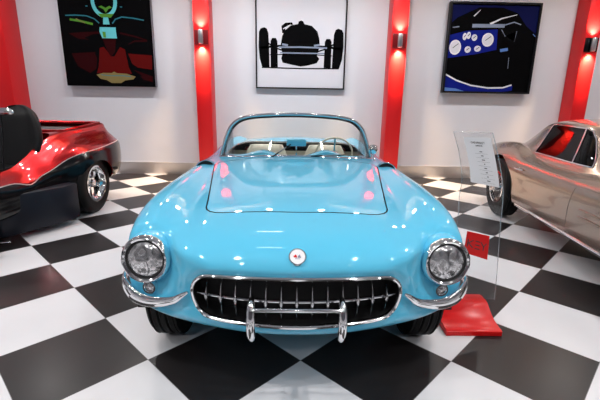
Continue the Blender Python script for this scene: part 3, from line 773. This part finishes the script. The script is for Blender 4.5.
# printed card
def onp(u, v):      # u across, v = height
    i = min(range(len(Lc) - 1), key=lambda k: 0 if Lc[k].z <= v <= Lc[k + 1].z else min(abs(Lc[k].z - v), 10) + 1)
    t_ = (v - Lc[i].z) / (Lc[i + 1].z - Lc[i].z); a = Lc[i].lerp(Lc[i + 1], t_); b = Rc[i].lerp(Rc[i + 1], t_); return a.lerp(b, u)
def patch(u0, u1, v0, v1, off, n=8, m=None, mi=0, bot=None):
    m = m or MB(); m.mi = mi
    m.grid([[onp(u0 + (u1 - u0) * k / 4, v0 + (v1 - v0) * j / n) + Vector((0, off, 0)) for k in range(5)] for j in range(n + 1)])
    return m
pm = patch(.20, .90, .905, 1.168, -.006).mesh('c', M['paper'])
card = link('printed_card', solid(pm, .001, 0), pn)
ink = MB()
def glyphs(text, u0, v0, w, hgt, off, m):
    """simple stroked capitals on the sheet"""
    G = dict(C=[(1, .85, .3, 1), (.3, 1, 0, .6), (0, .6, 0, .4), (0, .4, .3, 0), (.3, 0, 1, .15)], H=[(0, 0, 0, 1), (1, 0, 1, 1), (0, .5, 1, .5)], E=[(0, 0, 0, 1), (0, 1, 1, 1), (0, .5, .8, .5), (0, 0, 1, 0)],
             V=[(0, 1, .5, 0), (.5, 0, 1, 1)], R=[(0, 0, 0, 1), (0, 1, 1, .9), (1, .9, 1, .55), (1, .55, 0, .5), (.4, .5, 1, 0)], O=[(0, .2, 0, .8), (0, .8, .5, 1), (.5, 1, 1, .8), (1, .8, 1, .2), (1, .2, .5, 0), (.5, 0, 0, .2)],
             L=[(0, 0, 0, 1), (0, 0, 1, 0)], T=[(.5, 0, .5, 1), (0, 1, 1, 1)])
    cw = w / len(text)
    for i, ch in enumerate(text):
        for (x0, y0, x1, y1) in G[ch]:
            a = onp(u0 + cw * (i + x0 * .7), v0 + y0 * hgt) + Vector((0, off, 0)); b = onp(u0 + cw * (i + x1 * .7), v0 + y1 * hgt) + Vector((0, off, 0))
            m.sweep([a, b], (.0009, .0004), up=(0, 1, 0), n=4)
glyphs('CHEVROLET', .36, 1.132, .36, .010, -.0072, ink)
glyphs('CORVETTE', .46, 1.117, .18, .006, -.0072, ink)
for k in range(8):
    z = 1.085 - k * .0225; wd = (.07, .06, .08, .03, .07, .05, .04, .08)[k]; u = .56 + .012 * k - .0
    patch(u - wd / 2, u + wd / 2, z, z + .0045, -.0072, 1, ink)
    patch(u - .16, u + .16, z - .009, z - .0082, -.0070, 1, ink)
ink.build('card_text', M['ink'], card, merge=False)
# red KEY square
u0, u1, v0, v1 = .20, .70, .455, .595
pm = patch(.25, .76, .462, .596, -.006).mesh('c', M['red_acrylic']); sq = link('red_square', solid(pm, .003, 0), pn)
kt = MB()
def bar(x0, y0, x1, y1, w=.0065):
    a = onp(.25 + .51 * x0, .462 + .134 * y0) + Vector((0, -.0085, 0)); b = onp(.25 + .51 * x1, .462 + .134 * y1) + Vector((0, -.0085, 0))
    kt.sweep([a, b], (w / 2, .0008), up=(0, 1, 0), n=4)
bar(.10, .33, .10, .67); bar(.13, .50, .33, .67); bar(.13, .50, .33, .33)
for y in (.34, .50, .66): bar(.42, y, .62, y)
bar(.66, .67, .78, .50); bar(.90, .67, .78, .50); bar(.78, .50, .78, .33)
kt.build('key_lettering', M['ink'], sq, merge=False)

# ================================================================ RED OPEN HOT ROD (left)
TR = thing('hot_rod', 'open candy red and black hot rod with black bucket seat, at left', 'car', (-2.37, 2.80, 0), math.radians(-2))
def s2(y, pts): return [(x, y, z) for x, z in pts]
RT = [
 s2(-3.05, [(0,.52),(.08,.52),(.14,.51),(.18,.49),(.20,.46),(.21,.43),(.20,.38),(.17,.34),(.08,.33),(0,.33)]),
 s2(-2.8, [(0,.60),(.12,.60),(.20,.59),(.26,.55),(.29,.50),(.30,.44),(.29,.36),(.25,.30),(.12,.28),(0,.28)]),
 s2(-2.0, [(0,.72),(.18,.72),(.32,.70),(.40,.64),(.45,.56),(.47,.47),(.46,.36),(.42,.26),(.2,.24),(0,.24)]),
 s2(-1.3, [(0,.76),(.22,.76),(.40,.74),(.48,.67),(.53,.58),(.56,.50),(.56,.38),(.52,.24),(.25,.22),(0,.22)]),
 s2(-.85, [(0,.74),(.25,.74),(.44,.72),(.52,.65),(.57,.57),(.61,.50),(.62,.40),(.58,.25),(.3,.22),(0,.22)]),
 s2(-.5, [(0,.84),(.28,.84),(.47,.83),(.55,.76),(.62,.68),(.68,.61),(.70,.50),(.64,.30),(.35,.25),(0,.25)]),
 s2(-.2, [(0,.92),(.30,.92),(.50,.92),(.57,.86),(.64,.80),(.76,.755),(.86,.64),(.82,.36),(.40,.28),(0,.28)]),
 s2(.1, [(0,.955),(.32,.955),(.53,.955),(.59,.90),(.66,.85),(.79,.80),(.90,.68),(.87,.38),(.42,.30),(0,.30)]),
 s2(.5, [(0,.97),(.34,.97),(.54,.97),(.60,.915),(.66,.865),(.76,.81),(.86,.70),(.83,.36),(.45,.30),(0,.30)]),
 s2(.82, [(0,.985),(.34,.985),(.535,.985),(.58,.93),(.62,.87),(.69,.81),(.77,.70),(.73,.38),(.42,.30),(0,.30)]),
 s2(.94, [(0,.95),(.32,.95),(.49,.95),(.53,.89),(.56,.84),(.61,.78),(.67,.68),(.63,.42),(.36,.34),(0,.34)]),
]
rows = loft(RT, 12, 12)
NC = len(rows[0]); half = (NC + 2) // 2
def zb(y):
    z = .545 + .20 / (1 + math.exp(-(y + .42) * 9)) + .02 / (1 + math.exp(-(y - .25) * 9)) - .05 * math.exp(-((y + .80) / .10) ** 2)
    return z
def flame(i, j):
    p = rows[i][j]
    return 1 if p.z < zb(p.y) else 0
m = MB(); m.grid(rows, closed_u=True, mi=flame); m.mi = 0
m.add(rows[-1], [tuple(range(NC))]); m.add(rows[0], [tuple(range(NC))])
tsh = m.mesh('t', [M['candy'], M['gloss_black']]); tb = bvh(tsh)
TS = solid(tsh, .014, -1)
tc_ = [prism_mesh(rrect(-.50, .50, -1.35, -.14, .12), .50, 1.3), prism_mesh(rrect(-.47, .47, .0, .80, .05), .90, 1.3)]
for s in (1, -1):
    tc_.append(MB().lathe([(.0005, -.26), (.345, -.26), (.345, .3), (.0005, .3)], AX(1, s * .80, -.01, .275), 48).mesh('c', M['black']))
tm = boolean(TS, tc_); smooth(tm, 35); link('body', tm, TR)
# bed cover and tub
MB().box(-.468, .468, .002, .798, .905, .925).build('bed_cover', mat('reflection_pale_cover', (.52, .48, .50), .12, 0, .8, .02), TR)  # wall reflection of the glossy cover put into its pale colour
tubm = MB().box(-.49, .49, -1.37, -.26, .30, .33).box(-.49, -.475, -1.37, -.26, .33, .68).box(.475, .49, -1.37, -.26, .33, .68).box(-.49, .49, -.27, -.25, .33, .8); tubm.build('cockpit_tub', M['leather'], TR)
MB().sweep([(x, y, tb.ray_cast(Vector((x, y, 2)), Vector((0, 0, -1)))[0].z + .005) for x, y in rrect(-.52, .52, -.03, .86, .05)], (.012, .010), closed=True, n=8).build('bed_rail', M['candy'], TR)
# silver pinstripe along the flame edge
for s in (1, -1):
    st = []
    for y in [-2.6 + .05 * k for k in range(70)]:
        z = zb(y)
        hit = tb.ray_cast(Vector((s * 2, y, z)), Vector((-s, 0, 0)))
        if hit[0]: st.append(hit[0] + Vector((s * .001, 0, 0)))
    MB().sweep(st, (.003, .005), n=6).build('pinstripe', mat('silver_pinstripe', (.7, .68, .66), .3, .5), TR)
for s in (1, -1):
    wheel(TR, s, s * .700, 0, .345, .28, .205, 'deep')
wheel(TR, 1, .52, -2.35, .30, .16, .19, 'deep'); wheel(TR, -1, -.52, -2.35, .30, .16, .19, 'deep')
MB().sweep([(-.7, 0, .34), (.7, 0, .34)], (.05, .05), n=12).build('axle', M['black'], TR)
MB().sweep([(-.5, -2.35, .30), (.5, -2.35, .30)], (.03, .03), n=12).build('axle', M['black'], TR)
for s in (1, -1):
    # running board box ahead of the rear wheel
    P = [(s * .36, -1.12), (s * .49, -1.12), (s * .52, -1.11), (s * .80, -.60), (s * .84, -.40), (s * .60, -.36), (s * .36, -.40)]
    if s < 0: P = P[::-1]
    MB().prism(P, .06, .44).build('side_box', M['pod'], TR, bevel=.015)
    MB().sweep([(s * .44, -1.0, .44), (s * .44, -1.0, .52)], (.008, .008), up=(0, 1, 0), n=8).sphere((s * .44, -1.0, .53), .014).build('filler_cap', M['chrome'], TR)
# seats
def bucket(sx):
    b = MB(); rr = []
    for i in range(17):
        q = math.sin(i / 16 * PI / 2); z = .62 + .62 * q; wd = .30 * max(.003, 1 - q ** 3.0) ** (1 / 2.2) * (.72 + .28 * min(1, q * 2.5)); yb = -.46 + .16 * q; th = .08 * (1 - max(0, q - .86) * 5) + .006
        rr.append([(sx + wd * math.copysign(abs(math.cos(a)) ** .7, math.cos(a)), yb + th * math.sin(a) - .16 * max(0, abs(math.cos(a)) - .45) * (1 - .5 * q), z) for a in [2 * PI * k / 32 for k in range(32)]])
    b.grid(rr, closed_u=True); b.add(rr[-1], [tuple(range(32))]); b.add(rr[0], [tuple(range(32))])
    bo = b.build('seat_back', M['leather'], TR, 60)
    c = MB(); rr = []
    for i in range(9):
        q = i / 8; y = -.98 + .54 * q
        e = math.sin(PI * min(1, max(0.02, q * 1.0)) * .5) ** .4
        rr.append([(sx + .26 * x, y, .42 + zz * e) for x, zz in ((-1, 0), (-1, .28), (-.92, .33), (-.75, .30), (-.5, .24), (0, .225), (.5, .24), (.75, .30), (.92, .33), (1, .28), (1, 0))])
    c.grid(rr); c.add(rr[0], [tuple(range(11))]); c.add(rr[-1], [tuple(range(11))]); c.build('seat_cushion', M['leather'], bo, 60)
    return bo
bucket(.275); bucket(-.30)
# chrome door mirror ahead of the seat, exhaust pipes
e = MB(); e.sphere((.535, -.88, 1.195), (.085, .03, .038)); e = e.build('door_mirror', M['chrome'], TR)
MB().sweep([(.50, -.885, 1.17), (.50, -.90, 1.0), (.51, -.96, .80), (.52, -.98, .68)], (.006, .006), up=(0, 1, 0), n=8, sub=3).build('mirror_stem', M['gloss_black'], e)
e = MB()
for k in range(4): MB().sweep([(.30, -1.55 - .12 * k, .62), (.46, -1.55 - .12 * k, .60), (.60, -1.50 - .12 * k, .48), (.64, -1.40 - .12 * k, .34)], (.022, .022), n=10, sub=3).build('exhaust_pipe', M['chrome'], TR)
MB().sweep([(.30, -1.30, .06), (.42, -1.26, .055), (.55, -1.20, .05), (.60, -1.16, .045)], (.018, .010), n=10, sub=3).build('step_bar', M['chrome'], TR)
for px_ in (.36, .50): MB().sweep([(px_, -1.27 + .3 * (px_ - .36), .06), (px_ - .02, -1.2, .14), (px_ - .04, -1.12, .26)], (.014, .014), n=10, sub=3).build('step_bracket', M['chrome'], TR)
T = rot_to((0, .8, .6), (.24, -1.05, .98)); rr = []
for i in range(36):
    a = 2 * PI * i / 36; rr.append([T @ Vector(((.15 + .012 * math.cos(b)) * math.cos(a), (.15 + .012 * math.cos(b)) * math.sin(a), .012 * math.sin(b))) for b in [2 * PI * k / 8 for k in range(8)]])
sw = MB().grid(rr, closed_u=True, closed_v=True).build('steering_wheel', M['leather'], TR)
MB().lathe([(.0005, .01), (.03, .0), (.02, -.3), (.0005, -.3)], T, 16).box(-.14, .14, -.01, .01, -.004, .004, T).build('spokes', M['chrome'], sw)
tl = MB().sphere((.70, .86, .42), (.035, .035, .03)); tl.build('tail_light', mat('amber_lens', (.7, .22, .03), .2), TR)

# ================================================================ TAN COUPE (right)
CP = thing('coupe_car', 'tan metallic fastback sports coupe with tinted side windows, at right', 'car', (4.08, 2.72, 0), math.radians(-5.3))
RC = [
 s2(1.02, [(0,.60),(.12,.60),(.22,.60),(.30,.60),(.34,.585),(.36,.56),(.36,.52),(.34,.47),(.2,.45),(0,.45)]),
 s2(.98, [(0,.70),(.25,.70),(.45,.695),(.58,.69),(.66,.665),(.69,.62),(.68,.50),(.62,.38),(.3,.36),(0,.36)]),
 s2(.80, [(0,.78),(.25,.775),(.45,.765),(.60,.765),(.71,.755),(.79,.68),(.78,.52),(.72,.36),(.35,.32),(0,.32)]),
 s2(.45, [(0,.86),(.25,.85),(.45,.82),(.60,.845),(.74,.84),(.855,.715),(.85,.54),(.80,.30),(.4,.26),(0,.26)]),
 s2(.0, [(0,.90),(.25,.88),(.45,.84),(.60,.88),(.74,.875),(.875,.725),(.865,.54),(.83,.25),(.4,.20),(0,.20)]),
 s2(-.45, [(0,.90),(.25,.88),(.48,.82),(.62,.815),(.73,.800),(.86,.715),(.855,.52),(.80,.24),(.4,.19),(0,.19)]),
 s2(-.9, [(0,.88),(.25,.86),(.50,.81),(.63,.795),(.73,.775),(.845,.705),(.845,.50),(.79,.22),(.4,.18),(0,.18)]),
 s2(-1.5, [(0,.88),(.25,.865),(.50,.815),(.62,.80),(.73,.785),(.85,.705),(.85,.50),(.79,.22),(.4,.18),(0,.18)]),
 s2(-2.0, [(0,.875),(.2,.865),(.45,.815),(.60,.82),(.73,.815),(.86,.71),(.855,.50),(.79,.22),(.4,.18),(0,.18)]),
 s2(-2.49, [(0,.84),(.2,.83),(.42,.79),(.58,.82),(.72,.825),(.87,.70),(.86,.50),(.80,.24),(.4,.18),(0,.18)]),
 s2(-2.9, [(0,.78),(.2,.77),(.40,.74),(.56,.77),(.70,.765),(.84,.66),(.82,.48),(.76,.28),(.4,.22),(0,.22)]),
 s2(-3.3, [(0,.68),(.2,.675),(.38,.665),(.52,.67),(.66,.66),(.76,.60),(.75,.48),(.68,.34),(.36,.29),(0,.29)]),
 s2(-3.42, [(0,.60),(.15,.60),(.28,.60),(.38,.60),(.46,.59),(.52,.56),(.52,.50),(.46,.44),(.24,.41),(0,.41)]),
]
rows = loft(RC, 6, 6); NC = len(rows[0])
m = MB(); m.grid(rows, closed_u=True); m.add(rows[-1], [tuple(range(NC))]); m.add(rows[0], [tuple(range(NC))])
csh = m.mesh('c', M['tan']); cb = bvh(csh); CS = solid(csh, .012, -1, M['black'])
cc = []
for s in (1, -1):
    for ay in (.04, -2.49):
        cc.append(MB().lathe([(.0005, -.24), (.40, -.24), (.40, .3), (.0005, .3)], AX(1, s * .85, ay, .345), 48).mesh('c', M['black']))
cc.append(prism_mesh(rrect(-.55, .55, -1.25, -.1, .1), .6, 1.2))
cm = boolean(CS, cc); smooth(cm, 30); link('body', cm, CP)
# cabin
def cab(y, zb, zr, xr, xb):
    return [(0, y, zr), (xr * .45, y, zr - .004), (xr * .8, y, zr - .022), (xr, y, zr - .055), (xr + (xb - xr) * .18, y, zr - (zr - zb) * .30), (xr + (xb - xr) * .55, y, zr - (zr - zb) * .62), (xb, y, zb), (xb + .01, y, zb - .06), (xb * .5, y, zb - .07), (0, y, zb - .07)]
RB = [cab(.78, .74, .775, .20, .25), cab(.55, .79, .87, .30, .42), cab(.2, .82, .99, .42, .60), cab(-.1, .82, 1.11, .50, .67), cab(-.35, .82, 1.185, .55, .70), cab(-.6, .82, 1.205, .565, .70), cab(-1.0, .82, 1.20, .565, .70), cab(-1.2, .82, 1.14, .55, .70), cab(-1.38, .81, 1.02, .50, .69), cab(-1.56, .80, .90, .44, .66), cab(-1.64, .79, .82, .40, .62)]
rows = loft(RB, 5, 5); NC = len(rows[0])
m = MB(); m.grid(rows, closed_u=True); m.add(rows[-1], [tuple(range(NC))]); m.add(rows[0], [tuple(range(NC))])
gsh = m.mesh('g', M['tan']); GT = solid(gsh, .005, -1); GS = solid(gsh, .014, -1, M['black'])
TX = Matrix.Rotation(PI / 2, 4, 'Y') @ Matrix.Rotation(PI / 2, 4, 'Z')   # (a,b,c) -> (c,a,b)
TX = Matrix(((0, 0, 1, 0), (1, 0, 0, 0), (0, 1, 0, 0), (0, 0, 0, 1)))
sidew = [(-.41, .835), (-1.36, .835), (-1.33, .88), (-1.18, 1.07), (-1.11, 1.125), (-1.03, 1.142), (-.52, 1.145), (-.46, 1.135), (-.43, 1.10)]
TY = Matrix(((1, 0, 0, 0), (0, 0, 1, 0), (0, 1, 0, 0), (0, 0, 0, 1)))
wins = [prism_mesh(grow(sidew, -.006), -1, 1, TX)] 
wscr = rrect(-.40, .40, .91, 1.08, .05); rearw = rrect(-.33, .33, .05, .45, .06)
cuts = [prism_mesh(sidew, -1, 1, TX), prism_mesh(wscr, -1.8, -1.15, TY), prism_mesh(rearw, .85, 1.4)]
gm = boolean(GS, cuts); smooth(gm, 35); link('cabin', gm, CP)
for nm, q in (('side_window', sidew), ):
    gi = boolean(GT, [prism_mesh(q, 0.2, 1, TX)], 'INTERSECT'); gi.materials.clear(); gi.materials.append(M['dark_glass']); link('side_window', gi, CP)
    gi = boolean(GT, [prism_mesh(q, -1, -.2, TX)], 'INTERSECT'); gi.materials.clear(); gi.materials.append(M['dark_glass']); link('side_window', gi, CP)
gi = boolean(GT, [prism_mesh(wscr, -1.8, -1.15, TY)], 'INTERSECT'); gi.materials.clear(); gi.materials.append(M['dark_glass']); link('windscreen', gi, CP)
gi = boolean(GT, [prism_mesh(rearw, .85, 1.4)], 'INTERSECT'); gi.materials.clear(); gi.materials.append(M['dark_glass']); link('rear_window', gi, CP)
gb = bvh(gsh)
def side_pt(bv, s, y, z, off=.003):
    h_ = bv.ray_cast(Vector((s * 2, y, z)), Vector((-s, 0, 0)))
    return (h_[0] + Vector((s * off, 0, 0))) if h_[0] else None
for s in (1, -1):
    pts = [side_pt(gb, s, y, z) for y, z in grow(sidew, .004)]
    fine = []
    for i in range(len(pts)):
        a, b2 = grow(sidew, .004)[i], grow(sidew, .004)[(i + 1) % len(pts)]
        for k in range(6): fine.append(side_pt(gb, s, a[0] + (b2[0] - a[0]) * k / 6, a[1] + (b2[1] - a[1]) * k / 6))
    MB().sweep([p for p in fine if p], (.007, .006), up=(1, 0, 0), closed=True, n=8).build('window_trim', M['chrome'], CP)
    MB().sweep([p for p in [side_pt(gb, s, -1.10 + .09 * k / 8, .84 + .30 * k / 8) for k in range(9)] if p], (.009, .007), up=(1, 0, 0), n=8).build('vent_window_bar', M['chrome'], CP)
    # door handle, sill strip, door seam
    dh = side_pt(cb, s, -.05, .665, .0)
    h1, h2, h3, h4 = [side_pt(cb, s, y, .668, o) for y, o in ((-.43, .004), (-.45, .030), (-.54, .030), (-.57, .004))]
    MB().sweep([h1, h2, h3, h4], [(.012, .010), (.009, .008), (.009, .008), (.012, .010)], n=10, sub=4).build('door_handle', M['chrome'], CP)
    sl = [side_pt(cb, s, -.42 - 1.66 * k / 12, .26, .006) for k in range(13)]
    MB().sweep(sl, (.010, .018), n=8).build('sill_trim', M['chrome'], CP)
    for ys in (lambda z: -.20 - .12 * (z < .3), lambda z: -1.52 + .40 * (.75 - z) * (z > .5) + .10 * (z <= .5)):
        sm_ = [side_pt(cb, s, ys(z), z, .0004) for z in [.28 + .05 * k for k in range(10)]]
        MB().sweep([p for p in sm_ if p], (.0025, .0012), up=(1, 0, 0), n=6).build('door_seam', M['black'], CP)
    for z in (.47, .53):
        MB().sweep([side_pt(cb, s, -1.58 - .35 * k / 4, z, .002) for k in range(5)], [(.003, .003), (.008, .010), (.009, .011), (.008, .010), (.003, .003)], n=8, sub=3).build('wing_vent', M['tan'], CP)
    wheel(CP, s, s * .76, .09, .345, .18, .19, 'spinner'); wheel(CP, s, s * .735, -2.49, .345, .18, .19, 'spinner')
    MB().sphere((s * .45, 1.0, .56), (.05, .03, .05)).build('tail_light', M['red_acrylic'], CP)
for yy in (.09, -2.49): MB().sweep([(-.7, yy, .34), (.7, yy, .34)], (.04, .04), n=10).build('axle', M['black'], CP)
MB().box(-.62, .62, -1.3, -.05, .30, .33).box(-.46, .46, -.20, -.17, .33, .97).box(-.6, .6, -1.32, -1.2, .33, .80).build('cabin_floor', M['leather'], CP)
for s in (1, -1):
    rr = []
    for i in range(7):
        q = i / 6; z = .40 + .66 * q; rr.append([(s * .32 + .22 * math.cos(a) * (1 - .3 * q * q), -.42 + .10 * q + .06 * math.sin(a), z) for a in [2 * PI * k / 16 for k in range(16)]])
    st = MB().grid(rr, closed_u=True); st.add(rr[-1], [tuple(range(16))]); st.box(s * .32 - .22, s * .32 + .22, -.92, -.42, .36, .48); st.build('seat', M['leather'], CP)

# ================================================================ CEILING LIGHTS
LC = 'recessed spotlights in the ceiling'
def downlight(x, y, label, power=120, vis=True):
    t = thing('ceiling_spotlight', label, 'ceiling light', (x, y, CZ), 0, LC)
    MB().lathe([(.075, -.001), (.085, -.012), (.065, -.012), (.06, -.001)], None, 24).build('trim_ring', M['satin'], t)
    MB().lathe([(.0005, -.006), (.06, -.006)], None, 20).build('lamp', M['spot'], t)
    l = bpy.data.lights.new('spot_lamp', 'SPOT'); l.energy = power; l.spot_size = math.radians(150); l.spot_blend = 1; l.shadow_soft_size = .07; l.color = (1, .975, .955)
    o = bpy.data.objects.new('spot_lamp', l); COL.objects.link(o); o.location = (x, y, CZ - .03)
for x in (-5.2, -3.2, -1.6, -.45, .35, 1.25, 2.15, 3.6, 5.4, 7.2):
    downlight(x, 3.9, 'round recessed ceiling spotlight in the row by the pictures', 125)
for y, xs_, p in ((1.2, (-4.6, -2.4, 4.0, 6.3), 170), (-1.5, (-4.4, -2.3, -.5, 2.1, 3.9, 6.0), 175), (-4.0, (-3.6, -1.0, .8, 2.6, 5.2), 150)):
    for x in xs_: downlight(x, y, 'round recessed ceiling spotlight further into the room', p)
for i, y in enumerate((.35, 2.5)):
    t = thing('tube_light', 'short linear ceiling light above the blue car', 'ceiling light', (.37, y, CZ), 0, 'linear ceiling lights')
    MB().box(-.26, .26, -.03, .03, -.03, -.001).build('housing', M['white'], t)
    MB().box(-.24, .24, -.018, .018, -.036, -.0305).build('diffuser', M['tube'], t)
# ================================================================ WORLD, CAMERA
w = bpy.data.worlds.new('world'); SC.world = w; w.use_nodes = True
w.node_tree.nodes['Background'].inputs[0].default_value = (.8, .85, 1, 1); w.node_tree.nodes['Background'].inputs[1].default_value = .3
cam = bpy.data.cameras.new('camera'); co = bpy.data.objects.new('camera', cam); COL.objects.link(co)
f, pitch, roll, yaw = 404.37, .2554, .0171, .0180
cp_, sp_ = math.cos(pitch), math.sin(pitch)
F = Vector((math.sin(yaw) * cp_, math.cos(yaw) * cp_, -sp_)); Rv = Vector((math.cos(yaw), -math.sin(yaw), 0)); U = Rv.cross(F)
R2 = Rv * math.cos(roll) + U * math.sin(roll); U2 = -Rv * math.sin(roll) + U * math.cos(roll)
mt = Matrix(((R2.x, U2.x, -F.x, .7684), (R2.y, U2.y, -F.y, -1.8968), (R2.z, U2.z, -F.z, 1.3928), (0, 0, 0, 1)))
co.matrix_world = mt
cam.sensor_width = 36; cam.lens = f / 600 * 36; cam.clip_start = .05
SC.camera = co
vs = SC.view_settings; vs.view_transform = 'Standard'; vs.look = 'None'; vs.gamma = 1; vs.exposure = 0.13
try: vs.use_curve_mapping = False
except Exception: pass
